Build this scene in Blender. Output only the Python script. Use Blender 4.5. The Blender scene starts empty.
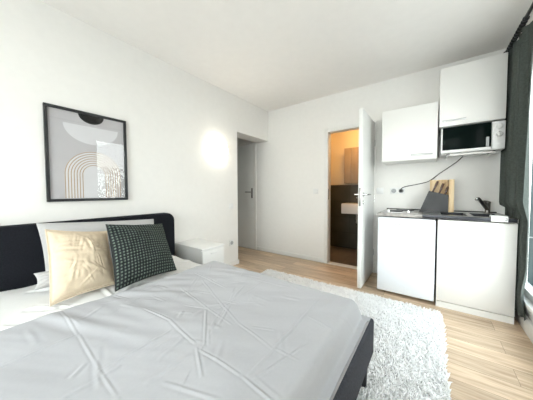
import bpy, bmesh, math, random
import numpy as np
from mathutils import Vector, Matrix
R = math.radians
random.seed(4); rng = np.random.default_rng(4)
SC = bpy.context.scene; COL = SC.collection

# ---------------------------------------------------------------- camera
CX, CY, CZ, YAW, PIT, ROL, F = 2.3325, -3.2243, 1.0919, -0.635, -0.0378, -0.0038, 222.3
fw = Vector((math.sin(YAW)*math.cos(PIT), math.cos(YAW)*math.cos(PIT), math.sin(PIT)))
rt = Vector((math.cos(YAW), -math.sin(YAW), 0)); up = rt.cross(fw)
r2 = rt*math.cos(ROL)+up*math.sin(ROL); u2 = -rt*math.sin(ROL)+up*math.cos(ROL)
cam = bpy.data.cameras.new('camera'); cam.sensor_width = 36; cam.lens = F*36/533; cam.clip_start = .02
co = bpy.data.objects.new('camera', cam); COL.objects.link(co)
M = Matrix((r2, u2, -fw)).transposed().to_4x4(); M.translation = (CX, CY, CZ); co.matrix_world = M
SC.camera = co

# ---------------------------------------------------------------- world, daylight, exposure
W = bpy.data.worlds.new('world'); SC.world = W; W.use_nodes = True
nt = W.node_tree; nt.nodes.clear()
wo = nt.nodes.new('ShaderNodeOutputWorld'); bg = nt.nodes.new('ShaderNodeBackground')
tc = nt.nodes.new('ShaderNodeTexCoord'); sx = nt.nodes.new('ShaderNodeSeparateXYZ'); cr = nt.nodes.new('ShaderNodeValToRGB')
cr.color_ramp.elements[0].position = 0.0; cr.color_ramp.elements[0].color = (1.0, .99, .96, 1)
cr.color_ramp.elements[1].position = .8; cr.color_ramp.elements[1].color = (.82, .91, 1.0, 1)
nt.links.new(tc.outputs['Generated'], sx.inputs[0]); nt.links.new(sx.outputs['Z'], cr.inputs[0])
nt.links.new(cr.outputs[0], bg.inputs[0]); nt.links.new(bg.outputs[0], wo.inputs[0])
bg.inputs[1].default_value = 9.0
SC.view_settings.view_transform = 'Standard'; SC.view_settings.look = 'None'
SC.view_settings.gamma = 1; SC.view_settings.use_curve_mapping = False
SC.view_settings.exposure = -0.04
def portal(name, loc, sy_, sz_, rot=(0, R(90), 0)):
    l = bpy.data.lights.new(name, 'AREA'); l.shape = 'RECTANGLE'; l.size = sz_; l.size_y = sy_
    l.cycles.is_portal = True
    o = bpy.data.objects.new(name, l); COL.objects.link(o); o.location = loc; o.rotation_euler = rot
portal('daylight_portal', (3.05, -1.03, 1.2), 1.4, 2.0)
portal('daylight_portal', (1.45, -4.66, 1.25), 2.2, 2.2, (R(-90), R(180), R(0)))  # daylight through the added window behind the camera

# ---------------------------------------------------------------- materials
def newmat(name):
    m = bpy.data.materials.new(name); m.use_nodes = True
    return m, m.node_tree, m.node_tree.nodes['Principled BSDF']
def setc(b, col, rough=.5, metal=0, spec=.5):
    b.inputs['Base Color'].default_value = (*col, 1); b.inputs['Roughness'].default_value = rough
    b.inputs['Metallic'].default_value = metal; b.inputs['Specular IOR Level'].default_value = spec
def bump(nt, b, height, strength, dist=.002):
    n = nt.nodes.new('ShaderNodeBump'); n.inputs['Strength'].default_value = strength; n.inputs['Distance'].default_value = dist
    nt.links.new(height, n.inputs['Height']); nt.links.new(n.outputs[0], b.inputs['Normal'])
def noise(nt, scale, detail=3, vec=None, rough=.5):
    n = nt.nodes.new('ShaderNodeTexNoise'); n.inputs['Scale'].default_value = scale
    n.inputs['Detail'].default_value = detail; n.inputs['Roughness'].default_value = rough
    if vec is None:
        t = nt.nodes.new('ShaderNodeTexCoord'); vec = t.outputs['Object']
    nt.links.new(vec, n.inputs['Vector']); return n.outputs['Fac']
def ramp(nt, fac, c0, c1, p0=0., p1=1.):
    r = nt.nodes.new('ShaderNodeValToRGB'); e = r.color_ramp.elements
    e[0].position = p0; e[0].color = (*c0, 1); e[1].position = p1; e[1].color = (*c1, 1)
    nt.links.new(fac, r.inputs[0]); return r.outputs[0]
def plain(name, col, rough=.5, metal=0, spec=.5, nscale=0, nst=.1, vary=.06, ndist=.002):
    m, t, b = newmat(name); setc(b, col, rough, metal, spec)
    if nscale:
        f = noise(t, nscale); bump(t, b, f, nst, ndist)
        g = noise(t, nscale*.13, 2)
        t.links.new(ramp(t, g, tuple(c*(1-vary) for c in col), tuple(min(1, c*(1+vary)) for c in col), .3, .7), b.inputs['Base Color'])
    return m
PAINT = plain('white wall paint', (.835, .82, .79), .75, 0, .3, 140, .12, .01, .0012)
CEIL = plain('white ceiling paint', (.90, .875, .845), .8, 0, .2, 90, .08, .01, .001)
TRIM = plain('white painted trim', (.80, .79, .76), .4, 0, .4, 30, .03, .01)
DOORW = plain('white door lacquer', (.82, .82, .80), .35, 0, .5, 25, .03, .01)
CABW = plain('white cabinet laminate', (.80, .79, .76), .3, 0, .5, 20, .02, .01)
FRIDW = plain('fridge enamel', (.82, .85, .89), .28, 0, .5, 260, .04, .005)
NIGHTW = plain('white nightstand foil', (.84, .84, .82), .35, 0, .5, 20, .02, .01)
STEEL = plain('brushed steel', (.50, .50, .50), .28, 1, .5, 60, .03, .05)
CHROME = plain('chrome', (.72, .72, .72), .12, 1, .5, 10, .005, .02)
NICKEL = plain('satin nickel', (.30, .29, .28), .3, 1, .5, 50, .02, .02)
BLACKM = plain('black lacquered metal', (.015, .016, .018), .35, 0, .5, 90, .03, .1)
BLACKP = plain('black plastic', (.012, .012, .013), .4, 0, .5, 90, .03, .1)
DKGLASS = plain('black oven glass', (.004, .008, .007), .12, 0, .025, 4, .004, .1)
PLAST = plain('white plastic', (.80, .80, .79), .35, 0, .5, 60, .02, .01)
GREYP = plain('grey plastic', (.35, .36, .36), .4, 0, .5, 60, .02, .03)
BEDFAB = plain('black bed upholstery', (.010, .011, .015), .92, 0, .2, 900, .7, .25, .001)
RAILFAB = plain('charcoal rail upholstery', (.055, .057, .068), .95, 0, .2, 900, .7, .2, .001)
SHEET = plain('white cotton sheet', (.80, .79, .77), .9, 0, .15, 700, .25, .01, .0006)
DUVET = plain('pale grey cotton duvet', (.47, .47, .485), .85, 0, .15, 800, .25, .015, .0006)
PILL = plain('pale grey pillowcase', (.50, .49, .485), .88, 0, .15, 700, .25, .02, .0006)
BEIGE = plain('cream cushion fabric', (.70, .58, .43), .92, 0, .1, 420, .5, .04, .001)
RUGM = plain('white shag pile', (.95, .94, .92), .95, 0, .1, 120, .3, .05)
CURT = plain('dark green grey curtain', (.075, .085, .077), .9, 0, .15, 600, .5, .15, .001)
GRAN = plain('grey speckled worktop', (.36, .34, .32), .45, 0, .5, 160, .1, .35)
SINKM = plain('sink steel with dark reflections in colour', (.035, .037, .045), .3, .3, .5, 80, .03, .1)  # dark reflections of the steel are put into this colour
WALN = plain('brown knife handle wood', (.10, .045, .030), .4, 0, .5, 80, .05, .3)
GASK = plain('dark grey seal', (.05, .05, .05), .7, 0, .3, 60, .1, .1)
CARD = plain('white card', (.85, .85, .84), .6, 0, .3, 80, .05, .01)
INK = plain('grey print', (.20, .21, .21), .6, 0, .3, 80, .05, .05)
CERAM = plain('white ceramic', (.82, .81, .79), .12, 0, .6, 8, .01, .01)
BARK = plain('tree bark', (.10, .075, .05), .9, 0, .2, 20, .6, .3, .01)
LEAF = plain('tree leaf green', (.07, .12, .04), .7, 0, .3, 6, .1, .4)
PALEGND = plain('ground paled for daylight bounce', (.50, .49, .47), .95, 0, .2, 9, .6, .3, .02)  # unseen ground, kept pale to bounce neutral daylight up to the ceiling
PRINT = plain('print paper grey', (.56, .545, .56), .8, 0, .2, 60, .03, .02)
PRINTW = plain('print paper white', (.74, .735, .75), .8, 0, .2, 60, .03, .02)
PRINTL = plain('print tan line', (.46, .32, .20), .8, 0, .2, 60, .03, .05)
PRINTB = plain('print black', (.012, .012, .012), .7, 0, .2, 60, .03, .05)

def glassmat(name, tint=(1, 1, 1), refl=1.0):
    m = bpy.data.materials.new(name); m.use_nodes = True; t = m.node_tree; t.nodes.clear()
    o = t.nodes.new('ShaderNodeOutputMaterial'); mix = t.nodes.new('ShaderNodeMixShader')
    tr = t.nodes.new('ShaderNodeBsdfTransparent'); gl = t.nodes.new('ShaderNodeBsdfGlossy'); fr = t.nodes.new('ShaderNodeFresnel')
    fr.inputs[0].default_value = 1.5; tr.inputs[0].default_value = (*tint, 1); gl.inputs['Roughness'].default_value = .0
    gl.inputs['Color'].default_value = (refl, refl, refl, 1)
    ge = t.nodes.new('ShaderNodeNewGeometry'); inv = t.nodes.new('ShaderNodeMath'); inv.operation = 'SUBTRACT'; inv.inputs[0].default_value = 1
    mu = t.nodes.new('ShaderNodeMath'); mu.operation = 'MULTIPLY'; t.links.new(ge.outputs['Backfacing'], inv.inputs[1])
    t.links.new(fr.outputs[0], mu.inputs[0]); t.links.new(inv.outputs[0], mu.inputs[1]); t.links.new(mu.outputs[0], mix.inputs[0])
    t.links.new(tr.outputs[0], mix.inputs[1]); t.links.new(gl.outputs[0], mix.inputs[2])
    t.links.new(mix.outputs[0], o.inputs[0]); return m
WGLASS = glassmat('window glass', (.96, .985, .98)); PGLASS = glassmat('picture glass', (.97, .97, .97))
def emis(name, col, st):
    m, t, b = newmat(name); setc(b, col, .4)
    b.inputs['Emission Color'].default_value = (*col, 1); b.inputs['Emission Strength'].default_value = st
    return m

def woodfloor():
    m, t, b = newmat('light oak laminate'); L = t.links
    tcn = t.nodes.new('ShaderNodeTexCoord')
    mp = t.nodes.new('ShaderNodeMapping'); L.new(tcn.outputs['Object'], mp.inputs[0])
    br = t.nodes.new('ShaderNodeTexBrick'); L.new(mp.outputs[0], br.inputs['Vector'])
    br.inputs['Scale'].default_value = 1; br.inputs['Brick Width'].default_value = 1.28; br.inputs['Row Height'].default_value = .155
    br.inputs['Mortar Size'].default_value = .0012; br.inputs['Mortar Smooth'].default_value = .3; br.inputs['Bias'].default_value = 0
    br.offset = .37; br.inputs['Color1'].default_value = (0, 0, 0, 1); br.inputs['Color2'].default_value = (1, 1, 1, 1)
    br.inputs['Mortar'].default_value = (.5, .5, .5, 1)
    # grain, shifted by plank
    cb = t.nodes.new('ShaderNodeCombineXYZ'); mul = t.nodes.new('ShaderNodeMath'); mul.operation = 'MULTIPLY'; mul.inputs[1].default_value = 13.7
    L.new(br.outputs['Color'], mul.inputs[0]); L.new(mul.outputs[0], cb.inputs[2])
    ad = t.nodes.new('ShaderNodeVectorMath'); ad.operation = 'ADD'; L.new(tcn.outputs['Object'], ad.inputs[0]); L.new(cb.outputs[0], ad.inputs[1])
    sc = t.nodes.new('ShaderNodeMapping'); sc.inputs['Scale'].default_value = (1.3, 16, 1); L.new(ad.outputs[0], sc.inputs[0])
    g = noise(t, 2.2, 8, sc.outputs[0], .62)
    sc2 = t.nodes.new('ShaderNodeMapping'); sc2.inputs['Scale'].default_value = (1.2, 60, 1); L.new(ad.outputs[0], sc2.inputs[0])
    g2 = noise(t, 3, 4, sc2.outputs[0])
    base = ramp(t, g, (.43, .295, .19), (.74, .585, .42), .30, .68)
    tone = ramp(t, br.outputs['Color'], (.84, .83, .82), (1.1, 1.1, 1.1))
    mx = t.nodes.new('ShaderNodeMix'); mx.data_type = 'RGBA'; mx.blend_type = 'MULTIPLY'; mx.inputs[0].default_value = 1
    L.new(base, mx.inputs[6]); L.new(tone, mx.inputs[7])
    fine = ramp(t, g2, (.88, .87, .86), (1.06, 1.06, 1.06), .3, .7)
    m2 = t.nodes.new('ShaderNodeMix'); m2.data_type = 'RGBA'; m2.blend_type = 'MULTIPLY'; m2.inputs[0].default_value = 1
    L.new(mx.outputs[2], m2.inputs[6]); L.new(fine, m2.inputs[7])
    m3 = t.nodes.new('ShaderNodeMix'); m3.data_type = 'RGBA'; m3.inputs[7].default_value = (.20, .13, .08, 1)
    L.new(br.outputs['Fac'], m3.inputs[0]); L.new(m2.outputs[2], m3.inputs[6]); L.new(m3.outputs[2], b.inputs['Base Color'])
    b.inputs['Roughness'].default_value = .42; b.inputs['Specular IOR Level'].default_value = .4
    bump(t, b, g2, .06, .001); return m
FLOOR = woodfloor()
def tiles(name, c0, c1, w, h, grout, rough=.25, vert=False):
    m, t, b = newmat(name); L = t.links
    tcn = t.nodes.new('ShaderNodeTexCoord'); vec = tcn.outputs['Object']
    if vert:
        s = t.nodes.new('ShaderNodeSeparateXYZ'); c = t.nodes.new('ShaderNodeCombineXYZ'); a = t.nodes.new('ShaderNodeMath'); a.operation = 'ADD'
        L.new(vec, s.inputs[0]); L.new(s.outputs['X'], a.inputs[0]); L.new(s.outputs['Y'], a.inputs[1]); L.new(a.outputs[0], c.inputs[0]); L.new(s.outputs['Z'], c.inputs[1]); vec = c.outputs[0]
    br = t.nodes.new('ShaderNodeTexBrick'); L.new(vec, br.inputs['Vector']); br.inputs['Scale'].default_value = 1
    br.inputs['Brick Width'].default_value = w; br.inputs['Row Height'].default_value = h; br.inputs['Mortar Size'].default_value = .003; br.offset = 0
    br.inputs['Color1'].default_value = (*c0, 1); br.inputs['Color2'].default_value = (*c1, 1); br.inputs['Mortar'].default_value = (*grout, 1)
    n = noise(t, 5, 4); rr = ramp(t, n, (.75, .75, .75), (1.2, 1.2, 1.2), .3, .7)
    mx = t.nodes.new('ShaderNodeMix'); mx.data_type = 'RGBA'; mx.blend_type = 'MULTIPLY'; mx.inputs[0].default_value = 1
    L.new(br.outputs['Color'], mx.inputs[6]); L.new(rr, mx.inputs[7]); L.new(mx.outputs[2], b.inputs['Base Color'])
    b.inputs['Roughness'].default_value = rough; return m
TILEW = tiles('dark brown wall tile', (.062, .060, .045), (.054, .052, .039), .6, .3, (.03, .025, .02), .3, True)
TILEF = tiles('brown floor tile', (.15, .115, .085), (.13, .10, .075), .3, .3, (.07, .055, .045), .4)
def woodmat(name, c0, c1, sc=(40, 40, 3)):
    m, t, b = newmat(name); tcn = t.nodes.new('ShaderNodeTexCoord'); mp = t.nodes.new('ShaderNodeMapping')
    mp.inputs['Scale'].default_value = sc; t.links.new(tcn.outputs['Object'], mp.inputs[0])
    g = noise(t, 1.2, 5, mp.outputs[0]); t.links.new(ramp(t, g, c0, c1, .35, .65), b.inputs['Base Color']); b.inputs['Roughness'].default_value = .5; return m
BLOCK = woodmat('light acacia board', (.62, .42, .22), (.82, .64, .40))
SLATE = plain('dark slate block', (.035, .036, .038), .45, 0, .5, 60, .15, .25)
MIRRB = woodmat('brown cabinet door', (.36, .27, .18), (.46, .36, .25), (6, 6, 2))
def knit():
    m, t, b = newmat('dark green waffle knit'); L = t.links
    uv = t.nodes.new('ShaderNodeUVMap'); s = t.nodes.new('ShaderNodeSeparateXYZ'); L.new(uv.outputs[0], s.inputs[0])
    def sn(o, k):
        a = t.nodes.new('ShaderNodeMath'); a.operation = 'MULTIPLY'; a.inputs[1].default_value = k*math.pi; L.new(o, a.inputs[0])
        c = t.nodes.new('ShaderNodeMath'); c.operation = 'SINE'; L.new(a.outputs[0], c.inputs[0])
        d = t.nodes.new('ShaderNodeMath'); d.operation = 'ABSOLUTE'; L.new(c.outputs[0], d.inputs[0]); return d.outputs[0]
    p = t.nodes.new('ShaderNodeMath'); p.operation = 'MULTIPLY'; L.new(sn(s.outputs['X'], 22), p.inputs[0]); L.new(sn(s.outputs['Y'], 22), p.inputs[1])
    L.new(ramp(t, p.outputs[0], (.008, .011, .012), (.135, .175, .145), .45, .92), b.inputs['Base Color'])
    b.inputs['Roughness'].default_value = .95; bump(t, b, p.outputs[0], .6, .004); return m
KNIT = knit()

# ---------------------------------------------------------------- mesh helpers
def BM(): return bmesh.new()
def box(bm, a, b, bev=0, seg=2, mat=None):
    x0, y0, z0 = [min(a[i], b[i]) for i in range(3)]; x1, y1, z1 = [max(a[i], b[i]) for i in range(3)]
    v = [bm.verts.new(p) for p in ((x0, y0, z0), (x1, y0, z0), (x1, y1, z0), (x0, y1, z0), (x0, y0, z1), (x1, y0, z1), (x1, y1, z1), (x0, y1, z1))]
    fs = [bm.faces.new([v[i] for i in f]) for f in ((3, 2, 1, 0), (4, 5, 6, 7), (0, 1, 5, 4), (1, 2, 6, 5), (2, 3, 7, 6), (3, 0, 4, 7))]
    if bev:
        es = list({e for f in fs for e in f.edges}); bmesh.ops.bevel(bm, geom=es, offset=bev, segments=seg, affect='EDGES', profile=.5)
    return bm
def tube(bm, pts, r, n=12, caps=True):
    pts = [Vector(p) for p in pts]; rs = r if isinstance(r, (list, tuple)) else [r]*len(pts); rings = []
    ref = None
    for i, p in enumerate(pts):
        d = (pts[min(i+1, len(pts)-1)]-pts[max(i-1, 0)]).normalized()
        if ref is None: ref = Vector((0, 0, 1)) if abs(d.z) < .9 else Vector((1, 0, 0))
        a = d.cross(ref).normalized(); b_ = a.cross(d).normalized(); ref = b_
        rings.append([bm.verts.new(p+(a*math.cos(t)+b_*math.sin(t))*rs[i]) for t in [2*math.pi*k/n for k in range(n)]])
    for A, B in zip(rings, rings[1:]):
        for k in range(n): bm.faces.new((A[k], B[k], B[(k+1) % n], A[(k+1) % n]))
    if caps: bm.faces.new(rings[0]); bm.faces.new(list(reversed(rings[-1])))
    return bm
def lathe(bm, prof, c, axis='z', n=32):
    c = Vector(c); rings = []
    for r, h in prof:
        ring = []
        for k in range(n):
            t = 2*math.pi*k/n; u, v = r*math.cos(t), r*math.sin(t)
            q = {'z': (u, v, h), 'x': (h, u, v), 'y': (v, h, u)}[axis]; ring.append(bm.verts.new(c+Vector(q)))
        rings.append(ring)
    for A, B in zip(rings, rings[1:]):
        for k in range(n): bm.faces.new((A[k], A[(k+1) % n], B[(k+1) % n], B[k]))
    bm.faces.new(list(reversed(rings[0]))); bm.faces.new(rings[-1]); return bm
def prism(bm, pts, depth):     # closed polygon extruded by vector
    a = [bm.verts.new(p) for p in pts]; b_ = [bm.verts.new(Vector(p)+Vector(depth)) for p in pts]; n = len(pts)
    bm.faces.new(a); bm.faces.new(list(reversed(b_)))
    for k in range(n): bm.faces.new((a[k], b_[k], b_[(k+1) % n], a[(k+1) % n]))
    bmesh.ops.recalc_face_normals(bm, faces=bm.faces[:]); return bm
WPOS = {}
def link(name, me, mat, parent, loc):
    o = bpy.data.objects.new(name, me); COL.objects.link(o)
    if mat: me.materials.append(mat)
    WPOS[o] = Vector(loc)
    if parent: o.parent = parent; o.location = Vector(loc)-WPOS[parent]
    else: o.location = loc
    return o
def obj(name, bm, mat, parent=None, smooth=True, recalc=True):
    if recalc: bmesh.ops.recalc_face_normals(bm, faces=bm.faces[:])
    xs = [v.co for v in bm.verts]; lo = [min(v[i] for v in xs) for i in range(3)]; hi = [max(v[i] for v in xs) for i in range(3)]
    loc = Vector(((lo[0]+hi[0])/2, (lo[1]+hi[1])/2, lo[2]))
    bmesh.ops.translate(bm, verts=bm.verts[:], vec=-loc)
    me = bpy.data.meshes.new(name); bm.to_mesh(me); bm.free()
    if smooth:
        me.shade_smooth(); me.set_sharp_from_angle(angle=R(38))
    return link(name, me, mat, parent, loc)
def grid(name, P, mat, parent=None, uv=None, wrap=False):      # P: (n,m,3) array
    n, m = P.shape[:2]; f = []
    idx = np.arange(n*m).reshape(n, m)
    A = idx[:-1, :-1].ravel(); B = idx[1:, :-1].ravel(); C_ = idx[1:, 1:].ravel(); D = idx[:-1, 1:].ravel()
    return rawmesh(name, P.reshape(-1, 3), np.stack([A, B, C_, D], 1), mat, parent, uv)
def rawmesh(name, V, Fa, mat, parent=None, uv=None, smooth=True):
    V = np.asarray(V, float); lo = V.min(0); hi = V.max(0); loc = np.array([(lo[0]+hi[0])/2, (lo[1]+hi[1])/2, lo[2]])
    me = bpy.data.meshes.new(name); me.from_pydata((V-loc).tolist(), [], [list(map(int, q)) for q in Fa])
    if uv is not None:
        l = me.uv_layers.new(name='UVMap'); li = np.empty(len(me.loops), int); me.loops.foreach_get('vertex_index', li)
        l.data.foreach_set('uv', np.asarray(uv, float).reshape(-1, 2)[li].ravel())
    if smooth: me.shade_smooth()
    return link(name, me, mat, parent, loc)
def tag(o, label, cat, group=None, kind=None):
    o['label'] = label; o['category'] = cat
    if group: o['group'] = group
    if kind: o['kind'] = kind
    return o
def thing(name, loc, label, cat, group=None, kind=None):
    o = bpy.data.objects.new(name, None); COL.objects.link(o); o.location = loc; o.empty_display_size = .1; WPOS[o] = Vector(loc)
    return tag(o, label, cat, group, kind)
def S(o, label, cat): return tag(o, label, cat, kind='structure')

# ================================================================ SETTING
RX, NY, H = 2.96, -4.6, 2.5           # right wall, near wall, ceiling height
T = .26                                # left wall thickness
BY = 1.12                              # bathroom far wall
b = BM(); box(b, (-1.8, NY-.1, -.1), (3.15, .0, 0)); S(obj('floor', b, FLOOR), 'light oak laminate floor of the room', 'floor')
b = BM(); box(b, (-1.8, NY-.1, H), (3.15, .1, H+.1)); S(obj('ceiling', b, CEIL), 'plain white ceiling over the room', 'ceiling')
b = BM(); box(b, (-T, NY, 0), (0, -.79, H)); box(b, (-T, -.79, 1.985), (0, 0, H))
S(obj('wall_left', b, PAINT, smooth=False), 'white wall behind the bed with the hall opening', 'wall')
D0, D1, DZ = 1.10, 1.70, 1.965         # bathroom door opening
b = BM(); box(b, (-1.7, 0, 0), (D0-.03, .1, H)); box(b, (D1+.03, 0, 0), (RX+.15, .1, H)); box(b, (D0-.03, 0, DZ+.03), (D1+.03, .1, H))
S(obj('wall_back', b, PAINT, smooth=False), 'white far wall behind the kitchenette and doors', 'wall')
b = BM(); box(b, (-.1, NY-.1, 0), (3.1, NY, .15)); box(b, (-.1, NY-.1, 2.35), (3.1, NY, H)); box(b, (-.1, NY-.1, .15), (.35, NY, 2.35)); box(b, (2.55, NY-.1, .15), (3.1, NY, 2.35)); S(obj('wall_near', b, PAINT, smooth=False), 'white wall opposite the kitchenette', 'wall')
# right wall with two windows
W1 = (-1.72, -.12, .24, 2.16)
b = BM(); X0, X1 = RX, RX+.09
box(b, (X0, NY, 0), (X1, 0, W1[2])); box(b, (X0, NY, W1[3]), (X1, 0, H))
box(b, (X0, W1[1], W1[2]), (X1, 0, W1[3])); box(b, (X0, NY, W1[2]), (X1, W1[0], W1[3]))
S(obj('wall_right', b, PAINT, smooth=False), 'white window wall at the right of the kitchenette', 'wall')
def window(name, w, label):
    y0, y1, z0, z1 = w; t = thing(name, (RX+.05, (y0+y1)/2, z0), label, 'window', kind='structure')
    x0, x1 = RX+.01, RX+.07; fr = .055
    b = BM(); box(b, (x0, y0, z0), (x1, y1, z0+fr), .004); box(b, (x0, y0, z1-fr), (x1, y1, z1), .004)
    box(b, (x0, y0, z0+fr), (x1, y0+fr, z1-fr), .004); box(b, (x0, y1-fr, z0+fr), (x1, y1, z1-fr), .004)
    ym = (y0+y1)/2; box(b, (x0, ym-.04, z0+fr), (x1, ym+.04, z1-fr), .004)
    obj('window_frame', b, TRIM, t)
    for a, c in ((y0+fr, ym-.04), (ym+.04, y1-fr)):
        b = BM(); box(b, (RX+.045, a, z0+fr), (RX+.049, c, z1-fr)); obj('pane', b, WGLASS, t, False)
    b = BM(); box(b, (x0-.025, ym-.03, 1.0), (x0-.0, ym-.005, 1.12), .004); tube(b, [(x0-.03, ym-.018, 1.07), (x0-.05, ym-.018, 1.07), (x0-.05, ym-.018, .97)], .008)
    obj('window_handle', b, TRIM, t)
    b = BM(); box(b, (RX-.03, y0-.02, z0-.03), (RX+.01, y1+.02, z0), .006); obj('window_sill', b, TRIM, t)
window('window_1', W1, 'tall window behind the dark curtain beside the kitchenette')
t = thing('added_window', (1.45, NY-.05, .15), 'wide window added out of view opposite the kitchenette to light the room', 'window', kind='structure')  # window added out of view to brighten and even out the room
b = BM(); ya, yb = NY-.08, NY-.02
for x0, x1 in ((.35, .41), (1.42, 1.48), (2.49, 2.55)): box(b, (x0, ya, .15), (x1, yb, 2.35), .004)
box(b, (.41, ya, .15), (2.49, yb, .21), .004); box(b, (.41, ya, 2.29), (2.49, yb, 2.35), .004); obj('window_frame', b, TRIM, t)
for x0, x1 in ((.41, 1.42), (1.48, 2.49)):
    b = BM(); box(b, (x0, NY-.052, .21), (x1, NY-.048, 2.29)); obj('pane', b, WGLASS, t, False)
# baseboards
def bboard(name, segs, label):
    b = BM()
    for a, c in segs: box(b, a, c, .003)
    S(obj(name, b, TRIM), label, 'baseboard')
bh, bt = .065, .013
bboard('baseboard_left', [((0, NY, 0), (bt, -.79+bt, bh)), ((-T, -.79, 0), (bt, -.79+bt, bh))], 'white baseboard along the bed wall')
bboard('baseboard_back', [((-.27, -bt, 0), (D0-.075, 0, bh)), ((D1+.075, -bt, 0), (1.87, 0, bh))], 'white baseboard along the far wall')
bboard('baseboard_right', [((RX-.02, NY, 0), (RX, -.02, .12))], 'white baseboard under the windows')
# bathroom shell
b = BM(); box(b, (.5, 0, -.1), (2.6, BY, 0)); S(obj('floor', b, TILEF), 'brown tiled bathroom floor beyond the open door', 'floor')
b = BM(); box(b, (.4, .1, 2.4), (2.7, BY+.1, 2.5)); S(obj('ceiling', b, CEIL), 'bathroom ceiling beyond the open door', 'ceiling')
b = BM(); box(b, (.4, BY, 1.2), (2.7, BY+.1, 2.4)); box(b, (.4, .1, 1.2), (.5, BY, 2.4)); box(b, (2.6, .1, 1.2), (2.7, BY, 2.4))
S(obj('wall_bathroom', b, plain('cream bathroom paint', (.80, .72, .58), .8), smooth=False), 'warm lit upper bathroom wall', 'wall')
b = BM(); box(b, (.4, BY-.012, 0), (2.7, BY+.1, 1.2)); box(b, (.4, .1, 0), (.5, BY, 1.2)); box(b, (2.6, .1, 0), (2.7, BY, 1.2))
S(obj('wall_bathroom_tile', b, TILEW, smooth=False), 'dark brown tiled lower bathroom wall', 'wall')
b = BM(); box(b, (.5, BY-.03, 1.2), (2.6, BY-.0, 1.215), .002); S(obj('trim_1', b, TILEF), 'thin trim capping the dark bathroom tiles', 'trim')
b = BM(); box(b, (D0, -.012, 0), (D1, .1, .008), .002); S(obj('trim_2', b, TRIM), 'pale threshold strip under the bathroom door', 'trim')
# hall shell
b = BM(); box(b, (-1.8, -1.5, 0), (-1.7, 0, H)); box(b, (-1.8, -1.6, 0), (-T, -1.5, H))
S(obj('wall_hall', b, PAINT, smooth=False), 'white walls of the hall beyond the opening', 'wall')
# ground outside
b = BM(); box(b, (-14, -26, -1.2), (26, 16, -1.0)); S(obj('ground', b, PALEGND), 'ground outside the windows, paled to bounce daylight indoors', 'ground')

# doors -----------------------------------------------------------
def lever(t, x, y, z, side, along):     # lever set on a leaf face (normal ±x), lever pointing to ±y
    s = side; b = BM(); lathe(b, [(.0, 0), (.025, 0), (.025, s*.009), (.021, s*.011)], (x, y, z), 'x', 20)
    tube(b, [(x+s*.008, y, z), (x+s*.045, y, z), (x+s*.052, y+along*.012, z), (x+s*.052, y+along*.125, z)], [.009, .009, .0095, .008])
    obj('door_handle', b, CHROME, t)
    b = BM(); lathe(b, [(.0, 0), (.024, 0), (.024, s*.008), (.016, s*.01)], (x, y, z-.085), 'x', 20)
    box(b, (x+s*.009, y-.002, z-.095), (x+s*.012, y+.002, z-.078)); obj('keyhole', b, CHROME if s > 0 else NICKEL, t)
t = thing('door_1', (1.4, 0, 0), 'white bathroom door swung open into the room', 'door', kind='structure')
b = BM(); fr = .055
box(b, (D0-fr, -.012, 0), (D0, .112, DZ+fr), .003); box(b, (D1, -.012, 0), (D1+fr, .112, DZ+fr), .003); box(b, (D0, -.012, DZ), (D1, .112, DZ+fr), .003)
obj('door_frame', b, TRIM, t)
b = BM(); box(b, (D0-.001, .01, .97), (D0+.002, .035, 1.13), .0005); obj('strike_plate', b, NICKEL, t)
b = BM(); box(b, (1.692, -.655, .012), (1.732, -.014, 1.985), .003)
leaf = obj('door_leaf', b, DOORW, t)
lever(leaf, 1.732, -.605, 1.055, 1, 1); lever(leaf, 1.692, -.605, 1.055, -1, 1)
b = BM(); box(b, (1.701, -.6565, .93), (1.722, -.654, 1.13), .0005); obj('lock_plate', b, NICKEL, leaf)
for z in (.28, 1.0, 1.72):
    b = BM(); tube(b, [(1.735, -.016, z-.04), (1.735, -.016, z+.04)], .007); obj('hinge', b, CHROME, leaf)
t = thing('door_2', (-.75, 0, 0), 'closed white entrance door seen through the hall opening', 'door', kind='structure')
b = BM(); box(b, (-.335, -.014, 0), (-.275, -.0, 2.04), .003); box(b, (-1.25, -.014, 0), (-1.19, 0, 2.04), .003); box(b, (-1.19, -.014, 1.98), (-.335, 0, 2.04), .003)
obj('door_frame', b, TRIM, t)
b = BM(); box(b, (-1.188, -.009, .006), (-.337, -.0, 1.978), .003); leaf = obj('door_leaf', b, DOORW, t)
b = BM(); box(b, (-.395, -.016, .97), (-.355, -.009, 1.16), .003); tube(b, [(-.375, -.014, 1.085), (-.375, -.055, 1.085), (-.385, -.06, 1.085), (-.50, -.06, 1.085)], .0095)
obj('door_handle', b, NICKEL, leaf)
b = BM(); lathe(b, [(0, 0), (.008, 0), (.008, -.004)], (-.375, -.016, 1.01), 'y', 14); obj('lock', b, BLACKP, leaf)

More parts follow.
